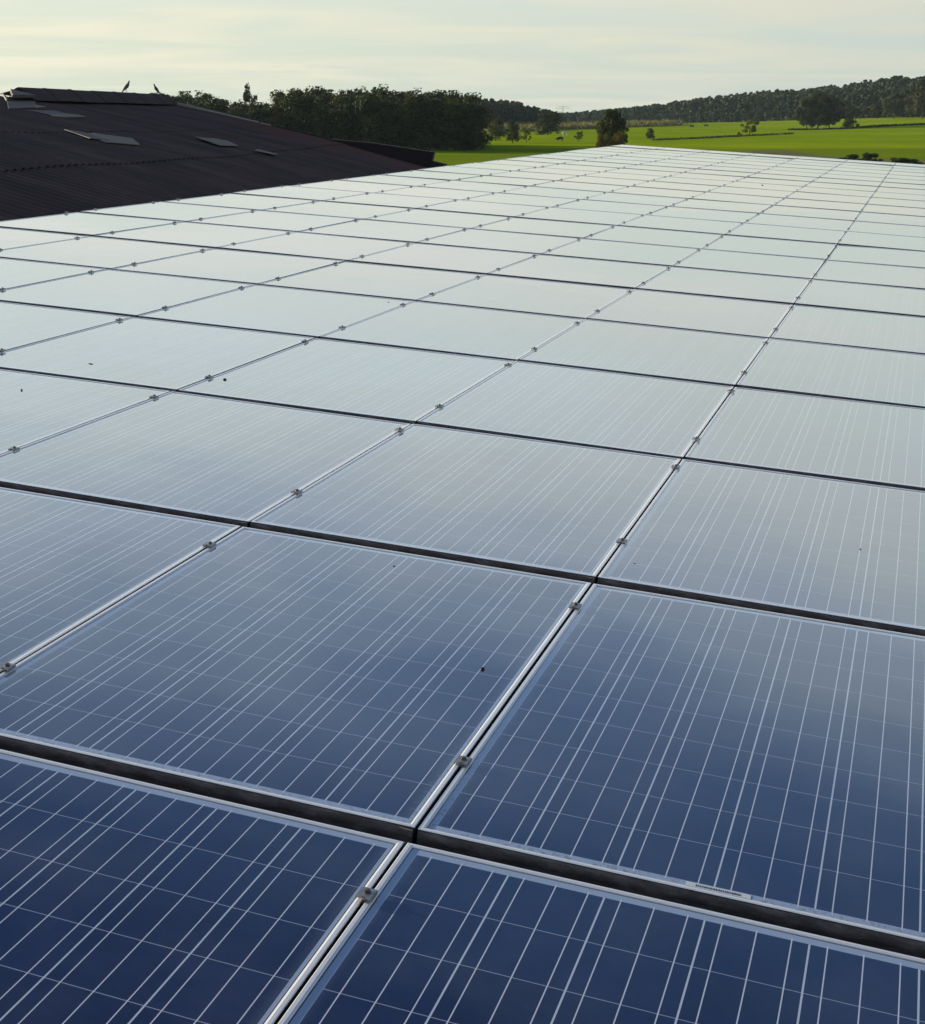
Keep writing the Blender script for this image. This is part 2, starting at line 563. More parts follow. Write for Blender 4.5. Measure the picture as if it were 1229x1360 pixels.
# ================================================================== LEFT BARN (dark corrugated roof)
D0 = 35.0
A0 = at(212, 136.5, D0)
AZR, TH = R(14.7), R(12.3)
RV = np.array([math.sin(AZR), math.cos(AZR), -.0045])
DV = np.array([math.cos(AZR) * math.cos(TH), -math.sin(AZR) * math.cos(TH), -math.sin(TH)])
NV = np.cross(RV, DV)
NV = NV / np.linalg.norm(NV)
if NV[2] < 0: NV = -NV


def lr(u, v, h=0.0):
    """point on the left roof: u along the ridge (0 at the far end), v down the slope, h off the surface"""
    return tuple(A0 + RV * u + DV * v + NV * h)


def hit(x, y):
    d = ray(x, y)
    o = np.array([0, 0, EYE])
    s_ = ((A0 - o) @ NV) / (d @ NV)
    P = o + s_ * d
    return (P - A0) @ RV, (P - A0) @ DV


def eave(u):
    return 5.98 + (u - .6) * (5.98 - 5.42) / 21.8


# material: old fibre cement, moss and soot, reddish along the far verge
m, k, p = new_mat('old_fibre_cement')
t = k.n('ShaderNodeTexCoord')
uv = k.n('ShaderNodeAttribute', attribute_name='uvpos')
su = k.n('ShaderNodeSeparateXYZ', i_0=uv.outputs['Vector'])
n1 = k.noise(k.mapping(uv.outputs['Vector'], scale=(.8, .35, 1)), 1.3, 6, .65)
n2 = k.noise(k.mapping(uv.outputs['Vector'], scale=(6, 1.2, 1)), 2.0, 6, .7)
n3 = k.noise(uv.outputs['Vector'], 22.0, 4, .6)
c = k.mix(k.ramp(n1, .35, .7), (.070, .047, .038), (.115, .076, .058))
c = k.mix(k.m('MULTIPLY', k.ramp(n2, .45, .75), .5), c, (.042, .032, .028))
c = k.mix(k.m('MULTIPLY', k.ramp(n3, .58, .75), .35), c, (.12, .115, .11))
red = k.m('MULTIPLY', k.ramp(k.m('ADD', su.outputs[0], k.m('MULTIPLY', n1, 1.2)), -1.9, -.8), k.ramp(su.outputs[1], 1.4, 2.6))
c = k.mix(k.m('MULTIPLY', red, .8), c, (.130, .052, .040))
k.set(p.inputs['Base Color'], c)
p.inputs['Roughness'].default_value = .88
p.inputs['Specular IOR Level'].default_value = .25
M_FC = m
M_RIDGE = simple('ridge_tile_cement', (.046, .030, .026), .85, 0, .4, 3, .25)
M_TRIM = simple('zinc_verge_trim', (.30, .28, .24), .5, .3, .25, 2)
M_BOARD = simple('weathered_verge_board', (.030, .024, .026), .85, 0, .35, 2, .25)
M_SKYL = simple('translucent_roof_sheet', (.150, .118, .090), .75, 0, .35, 2.5)
M_SKYL2 = simple('mossy_translucent_sheet', (.068, .062, .060), .75, 0, .3, 2.5)
M_BRICK = simple('old_brick_wall', (.18, .09, .06), .9, 0, .3, 3)

lb = empty('corrugated_barn', (-6, 24, 0))
tag(lb, 'barn with a dark sooty corrugated roof rising left of the solar panels', 'barn')
CORR = .225
UMIN, UMAX = -23.6, 0.25
nu = int((UMAX - UMIN) / CORR * 8)
us = np.linspace(UMIN, UMAX, nu)
wave = .016 * np.cos(2 * math.pi * us / CORR)


def sheet(v0, v1, h0, h1, side=1):
    nv_ = 3
    V, UVP = [], []
    for r_ in range(nv_):
        f_ = r_ / (nv_ - 1)
        for k_, u in enumerate(us):
            if side == 1:
                e1 = v1 if v1 < 90 else eave(u)
                v = v0 + (e1 - v0) * f_
                sag = .02 * math.sin(u * .37 + v * .5) + .010 * math.sin(u * 1.3 + v)
                P = lr(u, v, h0 + (h1 - h0) * f_ + wave[k_] + sag)
            else:
                v = v0 + (v1 - v0) * f_
                P0_ = A0 + RV * u
                P = tuple(P0_ + np.array([-DV[0], -DV[1], DV[2]]) * v + np.array([0, 0, wave[k_] + h0]))
            V.append(np.array(P) - np.array(lb.location))
            UVP.append((u, v, 0))
    Q = []
    for r_ in range(nv_ - 1):
        for k_ in range(nu - 1):
            a = r_ * nu + k_
            Q.append((a, a + nu, a + nu + 1, a + 1))
    me = np_mesh('roof_sheets', V, Q, M_FC)
    at_ = me.attributes.new('uvpos', 'FLOAT_VECTOR', 'POINT')
    at_.data.foreach_set('vector', np.array(UVP, dtype=np.float32).ravel())
    me.polygons.foreach_set('use_smooth', [True] * len(me.polygons))
    return me


courses = [(-.02, 2.40, .0, .009), (2.25, 3.98, .0, .009), (3.83, 99, .0, -.07)]
for cc in courses:
    link('roof_sheets', sheet(*cc), lb)
link('roof_sheets', sheet(.02, 6.5, 0, 0, side=-1), lb)
# ridge cap: overlapping angular tiles with a raised collar at each joint
rc = MB()
u_end = hit(8, 127)[0]
u = u_end
kk = 0
while u < .05:
    u2 = min(u + 1.22, .12)
    for (ua, ub, add) in ((u - .01, u2, 0.0), (u2 - .12, u2 + .02, .007)):
        secs = []
        for uu in (ua, ub):
            jz = .003 * math.sin(kk * 2.3)
            secs.append([lr(uu, .34, .035 + add + jz), lr(uu, .17, .120 + add + jz), lr(uu, .06, .165 + add + jz), tuple(np.array(lr(uu, 0, .175 + add + jz))),
                         tuple(np.array(lr(uu, -.10, .10 + add + jz))), tuple(np.array(lr(uu, -.30, .0 + add + jz)))])
        nn = 6
        V = in_parent(lb, [Vector(q_) for s_ in secs for q_ in s_])
        fs = [(a, a + 1, nn + a + 1, nn + a) for a in range(nn - 1)] + [tuple(range(nn)), tuple(range(2 * nn - 1, nn - 1, -1)), (0, nn, 2 * nn - 1, nn - 1)]
        rc.add(V, fs)
    u = u2
    kk += 1
rc.build('ridge_cap', M_RIDGE, lb)


def lr_box(mb, u0, u1, v0, v1, h0, h1, par):
    pts = [Vector(lr(a, b_, c_)) for a in (u0, u1) for b_ in (v0, v1) for c_ in (h0, h1)]
    mb.add(in_parent(par, pts), [(0, 1, 3, 2), (4, 6, 7, 5), (0, 4, 5, 1), (2, 3, 7, 6), (0, 2, 6, 4), (1, 5, 7, 3)])


vt = MB()
lr_box(vt, .24, .30, .30, 1.45, .02, .075, lb)
lr_box(vt, .24, .30, 1.47, 2.05, .02, .07, lb)
lr_box(vt, .24, .30, 2.10, 2.32, .015, .06, lb)
vt.build('verge_trim', M_TRIM, lb)
vb = MB()
v_a, v_b = 3.55, 5.72
pts = [Vector(lr(u_, v_, h_)) for u_ in (.10, .34) for v_, h_ in ((v_a, .05), (v_a + .9, .17), (v_b, .27), (v_b, -.12), (v_a, -.10))]
vb.add(in_parent(lb, pts), [(0, 1, 2, 3, 4), (9, 8, 7, 6, 5)] + [(q_, (q_ + 1) % 5, 5 + (q_ + 1) % 5, 5 + q_) for q_ in range(5)])
lr_box(vb, .02, .40, 5.72, 6.00, -.16, .09, lb)
lr_box(vb, .25, .31, 2.34, 3.54, -.12, .06, lb)
lr_box(vb, .25, .31, -.05, 2.33, -.14, .038, lb)
vb.build('verge_board', M_BOARD, lb)


def patch(pixels, mat, h0, h1, par, name, label=None):
    pts = [hit(*q_) for q_ in pixels]
    n_ = len(pts)
    V = in_parent(par, [Vector(lr(u_, v_, h)) for h in (h0, h1) for u_, v_ in pts])
    mb = MB().add(V, [tuple(range(n_)), tuple(range(2 * n_ - 1, n_ - 1, -1))] + [(a, (a + 1) % n_, n_ + (a + 1) % n_, n_ + a) for a in range(n_)])
    o = mb.build(name, mat, par)
    if label: o['label'] = label
    return o


patch([(113, 180.5), (126, 179.5), (141, 182), (176, 186.5), (187, 195.5), (142, 192)], M_SKYL, .022, .032, lb, 'skylight_sheet', 'largest pale skylight sheet in mid roof')
patch([(86, 175), (112, 179), (146, 190), (120, 187)], M_SKYL2, .025, .035, lb, 'skylight_sheet', 'mossy bluish skylight sheet beside the largest pale one')
patch([(259, 184), (278, 186.5), (283, 186), (303, 189.5), (317, 196.3), (292, 195.5)], M_SKYL, .022, .032, lb, 'skylight_sheet', 'narrow pale skylight sheet near the far verge')
patch([(338, 202.5), (342, 200.5), (369, 206.8), (364, 207.5)], M_SKYL, .022, .030, lb, 'skylight_sheet', 'smallest pale skylight sliver')
patch([(68, 155), (92, 154), (104, 155), (115, 158), (84, 158.3), (68, 157)], M_SKYL, .022, .032, lb, 'skylight_sheet', 'pale lower half of the skylight under the ridge')
patch([(36, 149), (74, 149.5), (92, 154), (68, 155.5), (52, 152)], M_SKYL2, .022, .030, lb, 'skylight_sheet', 'bluish upper half of the skylight under the ridge')
patch([(10, 137), (47, 136.5), (48, 145.5), (12, 147)], M_SKYL2, .022, .032, lb, 'skylight_sheet', 'bluish skylight sheet touching the ridge')
patch([(47, 142), (62, 144.5), (48, 146)], M_SKYL, .022, .034, lb, 'skylight_sheet', 'bright tip of the ridge skylight')
patch([(13, 128.5), (47, 136.5), (16, 137)], M_SKYL2, .08, .125, lb, 'skylight_sheet', 'bluish slanted pane against the ridge cap end')
patch([(2.5, 133), (4, 132.5), (9.5, 141), (8, 142)], M_SKYL, .08, .11, lb, 'ridge_flashing')
# walls of the barn
wb = MB()
g = [np.array(lr(.15, 5.5, -.2)), np.array(lr(.15, 0, -.1)), A0 + RV * .15 + np.array([-DV[0], -DV[1], DV[2]]) * 6.2 + np.array([0, 0, -.15])]
g2 = [np.array(lr(UMIN + .2, 4.7, -.2)), np.array(lr(UMIN + .2, 0, -.1)), A0 + RV * (UMIN + .2) + np.array([-DV[0], -DV[1], DV[2]]) * 6.2 + np.array([0, 0, -.15])]
for gg in (g, g2):
    wb.add(in_parent(lb, [Vector(gg[0]), Vector(gg[1]), Vector(gg[2]), Vector((gg[2][0], gg[2][1], 0)), Vector((gg[0][0], gg[0][1], 0))]), [(0, 1, 2, 3, 4)])
for q_ in (0, 2):
    a, b_ = g[q_], g2[q_]
    wb.add(in_parent(lb, [Vector(a), Vector(b_), Vector((b_[0], b_[1], 0)), Vector((a[0], a[1], 0))]), [(0, 1, 2, 3)])
wb.build('wall', M_BRICK, lb)

# ------------------------------------------------------------------ pigeons
M_FEATHER = simple('slate_feathers', (.055, .062, .068), .6, 0, .35, 25)
M_LEG = simple('pigeon_leg', (.25, .09, .07), .6)


def skin_obj(name, nodes, edges, mat, parent=None, sub=2, root=0):
    me = bpy.data.meshes.new(name)
    me.from_pydata([n_[0] for n_ in nodes], edges, [])
    o = link(name, me, parent)
    o.modifiers.new('s', 'SKIN')
    for sv, n_ in zip(me.skin_vertices[0].data, nodes):
        r_ = n_[1]
        sv.radius = (r_, r_) if not isinstance(r_, tuple) else r_
    me.skin_vertices[0].data[root].use_root = True
    sm = o.modifiers.new('d', 'SUBSURF')
    sm.levels = sm.render_levels = sub
    dg = bpy.context.evaluated_depsgraph_get()
    me2 = bpy.data.meshes.new_from_object(o.evaluated_get(dg))
    o.modifiers.clear()
    me2.materials.clear()
    me2.materials.append(mat)
    me2.polygons.foreach_set('use_smooth', [True] * len(me2.polygons))
    o.data = me2
    return o


def pigeon(loc, rz, label, lean=0.0):
    e = empty('pigeon', loc, rz)
    tag(e, label, 'pigeon', group='pigeons perched on the ridge')
    nodes = [((0, 0, .145), .052), ((.045, 0, .185), .055), ((.075, 0, .235), .036), ((.085, 0, .275), .024), ((.092, 0, .302), .027), ((.114, 0, .303), .014), ((.134, 0, .297), .004),
             ((-.045, 0, .095), .040), ((-.095, 0, .035), .022), ((-.135, 0, -.015), (.016, .012)), ((.0, .024, .09), .018), ((.0, -.024, .09), .018)]
    edges = [(0, 1), (1, 2), (2, 3), (3, 4), (4, 5), (5, 6), (0, 7), (7, 8), (8, 9), (0, 10), (0, 11)]
    skin_obj('body', nodes, edges, M_FEATHER, e)
    for s_ in (-1, 1):
        lg = MB()
        lg.bar((0, s_ * .024, .085), (.006, s_ * .026, .004), .006, .0045, 6)
        for ty in (-.014, 0, .014):
            lg.bar((.006, s_ * .026, .005), (.034, s_ * .026 + ty, .003), .004, .002, 5)
        lg.bar((.006, s_ * .026, .005), (-.014, s_ * .026, .003), .004, .002, 5)
        lg.build('leg', M_LEG, e)
        wg = MB()
        out_ = [(.055, .215), (.062, .165), (.02, .115), (-.04, .065), (-.10, .012), (-.118, .0), (-.07, .085), (-.01, .165), (.03, .208)]
        V = [(x_, s_ * (.044 if 0 < n_ < 4 or n_ > 6 else .030), z_) for n_, (x_, z_) in enumerate(out_)] + [(x_, s_ * (.058 if 0 < n_ < 4 or n_ > 6 else .036), z_) for n_, (x_, z_) in enumerate(out_)]
        nn = len(out_)
        wg.add(V, [tuple(range(nn)), tuple(range(2 * nn - 1, nn - 1, -1))] + [(a, (a + 1) % nn, nn + (a + 1) % nn, nn + a) for a in range(nn)])
        wg.build('wing', M_FEATHER, e)
    return e


def ridge_pos(xpix):
    # point on top of the ridge cap at an image column
    lo, hi = -12.0, 1.0
    for _ in range(40):
        md = (lo + hi) / 2
        P = A0 + RV * md
        if px_of(P[0], P[1]) < xpix: lo = md
        else: hi = md
    return lr(lo, 0, .185)


pg1 = pigeon(ridge_pos(165.5), R(25), 'grey pigeon standing upright on the ridge, left of its mate')
pg1.scale = (.66, .66, .66)
pg2 = pigeon(ridge_pos(206), R(150), 'grey pigeon hunched at the right end of the ridge')
pg2.scale = (.60, .60, .60)

# ------------------------------------------------------------------ dirt lying on the panels
M_DIRT = simple('dark_dirt', (.018, .015, .013), .9, 0, .4, 200)


def clump(xr, yr, r_, label, flat=.6, name='dirt_clump', stretch=1.0, rz=0):
    i = math.floor(yr / PY)
    mb = MB()
    V, Fc = [], []
    rings, seg = 5, 9
    for a in range(rings + 1):
        ph = math.pi * a / rings
        for b_ in range(seg):
            q_ = r_ * (1 + .25 * random.uniform(-1, 1))
            V.append((q_ * stretch * math.sin(ph) * math.cos(b_ * 2 * math.pi / seg), q_ * math.sin(ph) * math.sin(b_ * 2 * math.pi / seg), q_ * flat * math.cos(ph)))
    for a in range(rings):
        for b_ in range(seg):
            Fc.append((a * seg + b_, a * seg + (b_ + 1) % seg, (a + 1) * seg + (b_ + 1) % seg, (a + 1) * seg + b_))
    mb.add(V, Fc)
    o = mb.build(name, M_DIRT, smooth=True)
    o.matrix_world = ROOF @ Matrix.Translation((xr, yr, row_z.get(i, 0) - .0028 + r_ * flat * .5)) @ Matrix.Rotation(rz, 4, 'Z')
    tag(o, label, 'dirt')
    return o


clump(-.096, .885, .0050, 'small dark dirt clump near the right edge of the second-row panel', .7)
clump(-1.932, 3.79, .0050, 'dark oblong dirt clump on the pale panel in the fourth row', .8, stretch=1.6)
clump(-2.486, 3.05, .0040, 'tiny dark speck on the third-row panel at the left picture edge', .9)
clump(-2.547, 3.761, .0035, 'thin dark twig piece lying on the pale left panel', .4, name='twig', stretch=3.2)



def on_roof(x, y):
    d = Wm.transposed() @ Vector(ray(x, y))
    o = ROOF.inverted() @ Vector((0, 0, EYE))
    k_ = -o.z / d.z
    return o.x + d.x * k_, o.y + d.y * k_


for (x_, y_, r_, st_, lb_) in ((1143, 729, .0026, 1.0, 'pinhead speck of dirt high on the right-hand third-row panel'),
                               (516, 401, .0040, 1.3, 'small dark speck just below a row gap on a pale middle panel'),
                               (843, 748, .0022, 1.6, 'tiny crumb beside the rightmost seam'),
                               (524, 751, .0025, 1.2, 'tiny dark crumb at the top edge of the second-row panel'),
                               (1013, 246, .009, 1.6, 'faint dark mark on a far panel near the right seams')):
    xr_, yr_ = on_roof(x_, y_)
    clump(xr_, yr_, r_, lb_, .6, stretch=st_)

# ================================================================== TERRAIN
FR_PX = [740, 805, 856, 907, 958, 1009, 1060, 1112, 1163, 1194, 1229, 1320, 1500]
FR_TOP = [151, 146.5, 141.5, 135, 128.5, 124, 120.5, 115.5, 108, 103, 104, 98, 96]
FR_D = [1500, 1420, 1350, 1290, 1230, 1180, 1130, 1080, 1040, 1020, 1000, 960, 930]
FR_BZ = [-1.5, -1.5, -1.0, -.5, 0.3, 1.2, 2.2, 3.1, 4.0, 4.5, 4.8, 5, 5]     # ground height at the wood's foot
HT = 15.0


def hill(px, d):
    df = np.interp(px, FR_PX, FR_D)
    zb = np.interp(px, FR_PX, FR_BZ)
    top = EYE + (HZ - np.interp(px, FR_PX, FR_TOP)) / 2267 * (df + 260) - HT
    a = np.clip((d - df * .62) / (df * .38), 0, 1)
    z = zb * a * a * (3 - 2 * a)
    b = np.clip((d - df) / 260, 0, 1)
    b = b * b * (3 - 2 * b)
    z = z + (np.maximum(top, zb) - zb) * b
    fade = np.clip((px - 690) / 60, 0, 1)
    return z * fade


# ground material
m, k, p = new_mat('meadow_ground')
geo = k.n('ShaderNodeNewGeometry')
P_ = geo.outputs['Position']
sp = k.n('ShaderNodeSeparateXYZ', i_0=P_)
big = k.noise(k.mapping(P_, scale=(.006, .014, 0)), 1.0, 5, .55)
mid = k.noise(k.mapping(P_, scale=(.06, .12, 0)), 1.0, 6, .6)
fin = k.noise(k.mapping(P_, scale=(.9, .9, 0)), 1.0, 4, .6)
lines_ = k.noise(k.mapping(P_, scale=(.012, .16, 0), rot=(0, 0, R(6))), 1.0, 3, .6)
c = k.mix(k.ramp(big, .35, .68), (.190, .295, .003), (.290, .380, .006))
c = k.mix(k.m('MULTIPLY', k.ramp(mid, .40, .75), .55), c, (.090, .150, .005))
c = k.mix(k.m('MULTIPLY', k.ramp(fin, .5, .8), .25), c, (.12, .14, .02))
c = k.mix(k.m('MULTIPLY', k.ramp(lines_, .48, .66), .35), c, (.24, .30, .03))
# older pasture closer to the barns is duller
old = k.ramp(k.m('ADD', sp.outputs[1], k.m('MULTIPLY', mid, 26.0)), 392, 380)
c = k.mix(k.m('MULTIPLY', old, .55), c, (.115, .165, .012))
k.set(p.inputs['Base Color'], c)
p.inputs['Roughness'].default_value = .95
p.inputs['Specular IOR Level'].default_value = .0
p.inputs['Sheen Weight'].default_value = 0
p.inputs['Sheen Roughness'].default_value = .6
p.inputs['Sheen Tint'].default_value = (.55, .8, .15, 1)
M_GROUND = m
azs = np.concatenate([np.linspace(-180, -24, 24), np.linspace(-22, 40, 200), np.linspace(42, 180, 24)])
rs = np.concatenate([[0.5], np.geomspace(20, 600, 14), np.linspace(640, 2000, 60), np.geomspace(2300, 14000, 8)])
V = []
for r_ in rs:
    for a in azs:
        X_, Y_ = r_ * math.sin(R(a)), r_ * math.cos(R(a))
        z = 0.0
        if -24 < a < 42 and r_ > 300:
            z = float(hill(px_of(X_, Y_), Y_)) + .25 * math.sin(X_ * .021 + 1) * math.sin(Y_ * .013)
        elif a >= 42 and r_ > 300:
            z = float(hill(px_of(math.sin(R(41)), math.cos(R(41))), r_ * .75))
        V.append((X_, Y_, z))
na = len(azs)
Q = []
for a in range(len(rs) - 1):
    for b_ in range(na - 1):
        Q.append((a * na + b_, a * na + b_ + 1, (a + 1) * na + b_ + 1, (a + 1) * na + b_))
me = np_mesh('meadow', V, Q, M_GROUND)
me.polygons.foreach_set('use_smooth', [True] * len(me.polygons))
meadow = link('meadow', me)
tag(meadow, kind='structure')


def gz(X_, Y_):
    if Y_ < 300: return 0.0
    return float(hill(px_of(X_, Y_), Y_))


def ground_sheet(name, pix, mat, lift=.05, n=24):
    """flat patch of different ground; pix = far/near edge pairs as (x, y_far, y_near) in the photograph"""
    V, Q = [], []
    rows_ = 6
    for (x, y0_, y1_) in pix:
        for r_ in range(rows_ + 1):
            y = y0_ + (y1_ - y0_) * r_ / rows_
            d = EYE * 2267 / (y - HZ)
            P = at(x, y, d)
            V.append((P[0], P[1], lift + gz(P[0], P[1])))
    for a in range(len(pix) - 1):
        for r_ in range(rows_):
            q_ = a * (rows_ + 1) + r_
            Q.append((q_, q_ + 1, q_ + rows_ + 2, q_ + rows_ + 1))
    o = link(name, np_mesh(name, V, Q, mat))
    tag(o, kind='structure')
    return o


m, k, p = new_mat('stubble_ground')
geo = k.n('ShaderNodeNewGeometry')
n1 = k.noise(k.mapping(geo.outputs['Position'], scale=(.05, .10, 0)), 1.0, 6, .6)
c = k.mix(k.ramp(n1, .35, .7), (.100, .120, .016), (.150, .130, .030))
k.set(p.inputs['Base Color'], c)
p.inputs['Roughness'].default_value = .95
p.inputs['Specular IOR Level'].default_value = .1
M_STUB = m
ground_sheet('rough_pasture', [(850, 205, 222), (900, 203.5, 222), (960, 201.2, 226), (1020, 198.5, 226), (1090, 197.2, 228), (1150, 198.5, 228), (1200, 200.2, 228), (1300, 201, 230)], M_STUB, .06)
m, k, p = new_mat('tall_grass_ground')
geo = k.n('ShaderNodeNewGeometry')
n1 = k.noise(k.mapping(geo.outputs['Position'], scale=(.03, .2, 0)), 1.0, 6, .6)
k.set(p.inputs['Base Color'], k.mix(k.ramp(n1, .3, .7), (.19, .20, .07), (.28, .25, .10)))
p.inputs['Roughness'].default_value = .95
M_TALL = m
ground_sheet('dry_grass_strip', [(930, 160.6, 161.6), (1000, 160.4, 161.8), (1060, 159.8, 161.2), (1120, 159.2, 160.6), (1229, 158.5, 160.2), (1300, 158.4, 160)], M_TALL, .08)

# ================================================================== TREES
def mat_leaf(name, dark, light, warm=None, transl=.25):
    m, k, p = new_mat(name)
    a_ = k.n('ShaderNodeAttribute', attribute_name='tone')
    s_ = k.n('ShaderNodeSeparateColor', i_0=a_.outputs['Color'])
    oi = k.n('ShaderNodeObjectInfo')
    c = k.mix(s_.outputs[0], dark, light)
    if warm:
        c = k.mix(k.m('MULTIPLY', s_.outputs[1], 1.0), c, warm)
    tint = k.ramp(oi.outputs['Random'], 0, 1, .8, 1.2)
    c = k.mix(1.0, c, k.n('ShaderNodeCombineColor', i_0=tint, i_1=tint, i_2=tint).outputs[0], 'MULTIPLY')
    k.set(p.inputs['Base Color'], c)
    p.inputs['Roughness'].default_value = .75
    p.inputs['Specular IOR Level'].default_value = .2
    tr = k.n('ShaderNodeBsdfTranslucent')
    k.set(tr.inputs[0], k.mix(1.0, c, (1.2, 1.3, .5), 'MULTIPLY'))
    mx = k.n('ShaderNodeMixShader', i_0=transl)
    k.t.links.new(p.outputs[0], mx.inputs[1])
    k.t.links.new(tr.outputs[0], mx.inputs[2])
    o = [q_ for q_ in k.t.nodes if q_.type == 'OUTPUT_MATERIAL'][0]
    k.t.links.new(mx.outputs[0], o.inputs[0])
    return m


L_WOOD = mat_leaf('dark_woodland_leaf', (.010, .018, .010), (.052, .072, .018), (.085, .080, .022), .15)
L_OAK = mat_leaf('oak_leaf', (.016, .028, .010), (.060, .080, .020), (.085, .075, .022), .18)
L_BRIGHT = mat_leaf('yellow_green_leaf', (.080, .110, .022), (.150, .190, .035), (.19, .15, .04), .35)
L_AUTUMN = mat_leaf('turning_leaf', (.055, .055, .016), (.120, .115, .028), (.15, .10, .022), .3)
L_PINE = mat_leaf('pine_needles', (.026, .044, .026), (.066, .092, .044), (.095, .095, .042), .1)
M_BARK = simple('bark', (.075, .060, .048), .95, 0, .35, 3, .2)


def leaf_cards(pts, nrm, size, jitter=.5):
    """one small bent card per point"""
    n = len(pts)
    d = nrm + rng.normal(0, .55, (n, 3))
    d /= np.linalg.norm(d, axis=1)[:, None] + 1e-9
    a = np.cross(d, rng.normal(0, 1, (n, 3)))
    a /= np.linalg.norm(a, axis=1)[:, None] + 1e-9
    b = np.cross(d, a)
    s1 = (size * rng.uniform(1 - jitter, 1 + jitter, n))[:, None]
    s2 = (size * rng.uniform(1 - jitter, 1 + jitter, n))[:, None]
    v = np.stack([pts - a * s1, pts - b * s2, pts + a * s1, pts + b * s2], axis=1)
    return v.reshape(-1, 3), np.arange(n * 4).reshape(-1, 4)


def crown_points(n, lobes):
    """points near the surface of many lobes (cx,cy,cz,rx,ry,rz)"""
    L = np.array(lobes)
    wgt = (L[:, 3] * L[:, 4] + L[:, 5] * L[:, 3])
    idx = rng.choice(len(L), n, p=wgt / wgt.sum())
    u = rng.normal(0, 1, (n, 3))
    u /= np.linalg.norm(u, axis=1)[:, None]
    r = rng.uniform(.25, 1.0, n) ** .45 * (1 + .10 * rng.normal(0, 1, n))
    pts = L[idx, :3] + u * L[idx, 3:6] * r[:, None]
    return pts, u, idx


def make_crown(name, mat, kind, n=2600, size=.020, seed=0):
    """unit-height tree crown: height 1, foot at z=0"""
    g_ = np.random.default_rng(seed)
    lobes = []
    if kind == 'wood':          # full to the ground, domed
        for _ in range(34):
            z = g_.uniform(.08, .90)
            rr = .30 * math.sqrt(max(.08, 1 - ((z - .45) / .55) ** 2))
            a = g_.uniform(0, 6.28); q_ = rr * g_.uniform(.3, 1)
            s_ = g_.uniform(.08, .15)
            lobes.append((q_ * math.cos(a), q_ * math.sin(a), z, s_, s_, s_ * g_.uniform(.8, 1.2)))
        lobes.append((0, 0, .45, .20, .20, .40))
        for _ in range(5):
            a = g_.uniform(0, 6.28); q_ = g_.uniform(0, .14)
            lobes.append((q_ * math.cos(a), q_ * math.sin(a), g_.uniform(.86, .95), .05, .05, .06))
    elif kind == 'oak':         # short trunk, very broad crown
        for _ in range(60):
            z = g_.uniform(.16, .90)
            rr = .50 * math.sqrt(max(.05, 1 - ((z - .48) / .46) ** 2))
            a = g_.uniform(0, 6.28); q_ = rr * g_.uniform(.35, 1)
            s_ = g_.uniform(.09, .16)
            lobes.append((q_ * math.cos(a), q_ * math.sin(a), z, s_, s_, s_ * .85))
        lobes.append((0, 0, .5, .40, .40, .32))
    elif kind == 'loose':       # open small tree, gaps
        for _ in range(30):
            z = g_.uniform(.22, .93)
            rr = .36 * math.sqrt(max(.05, 1 - ((z - .58) / .42) ** 2))
            a = g_.uniform(0, 6.28); q_ = rr * g_.uniform(.3, 1)
            s_ = g_.uniform(.05, .11)
            lobes.append((q_ * math.cos(a), q_ * math.sin(a), z, s_, s_, s_))
    elif kind == 'poplar':      # tuft on a visible stem
        for _ in range(14):
            z = g_.uniform(.52, .95)
            rr = .17 * math.sqrt(max(.05, 1 - ((z - .74) / .25) ** 2))
            a = g_.uniform(0, 6.28); q_ = rr * g_.uniform(.3, 1)
            s_ = g_.uniform(.05, .08)
            lobes.append((q_ * math.cos(a), q_ * math.sin(a), z, s_, s_, s_))
        for _ in range(9):
            z = g_.uniform(.1, .5)
            a = g_.uniform(0, 6.28); q_ = g_.uniform(0, .16)
            lobes.append((q_ * math.cos(a), q_ * math.sin(a), z, .07, .07, .07))
    elif kind == 'bush':        # wide, sitting on the ground
        for _ in range(22):
            z = g_.uniform(.1, .80)
            rr = .75 * math.sqrt(max(.05, 1 - (z / .9) ** 2))
            a = g_.uniform(0, 6.28); q_ = rr * g_.uniform(.1, 1)
            s_ = g_.uniform(.12, .22)
            lobes.append((q_ * math.cos(a), q_ * math.sin(a), z, s_, s_, s_))
    pts, nr, idx = crown_points(n, lobes)
    pts[:, 2] = np.clip(pts[:, 2], .0, 1.0)
    v, f = leaf_cards(pts, nr, size)
    lt = np.clip(g_.uniform(0, 1, len(lobes))[idx] * .7 + g_.uniform(0, .5, n), 0, 1)
    wm = (g_.uniform(0, 1, len(lobes)) > .75)[idx] * g_.uniform(.2, .9, n)
    col = np.repeat(np.stack([lt, wm, lt * 0], axis=1), 4, axis=0)
    return np_mesh(name, v, f, mat, col)


def make_trunk(name, kind, seed=0):
    g_ = random.Random(seed)
    mb = MB()
    if kind == 'oak':
        mb.bar((0, 0, -.02), (0, 0, .20), .030, .022, 8)
        mb.bar((0, 0, .20), (.02, 0, .55), .022, .012, 8)
        for _ in range(7):
            a = g_.uniform(0, 6.28); z = g_.uniform(.15, .35)
            mb.bar((0, 0, z), (.32 * math.cos(a), .32 * math.sin(a), z + g_.uniform(.15, .35)), .012, .004, 6)
    elif kind == 'bush':
        for _ in range(6):
            a = g_.uniform(0, 6.28)
            mb.bar((0.05 * math.cos(a), .05 * math.sin(a), -.03), (.4 * math.cos(a), .4 * math.sin(a), .6), .02, .006, 6)
    else:
        mb.bar((0, 0, -.02), (.01, 0, .45), .018, .012, 7)
        mb.bar((.01, 0, .45), (0, .01, .9), .012, .004, 7)
        for _ in range(8):
            a = g_.uniform(0, 6.28); z = g_.uniform(.25, .7)
            mb.bar((0, 0, z), (.2 * math.cos(a), .2 * math.sin(a), z + g_.uniform(.1, .22)), .007, .002, 5)
    return mb.build(name, M_BARK, mesh_only=True)


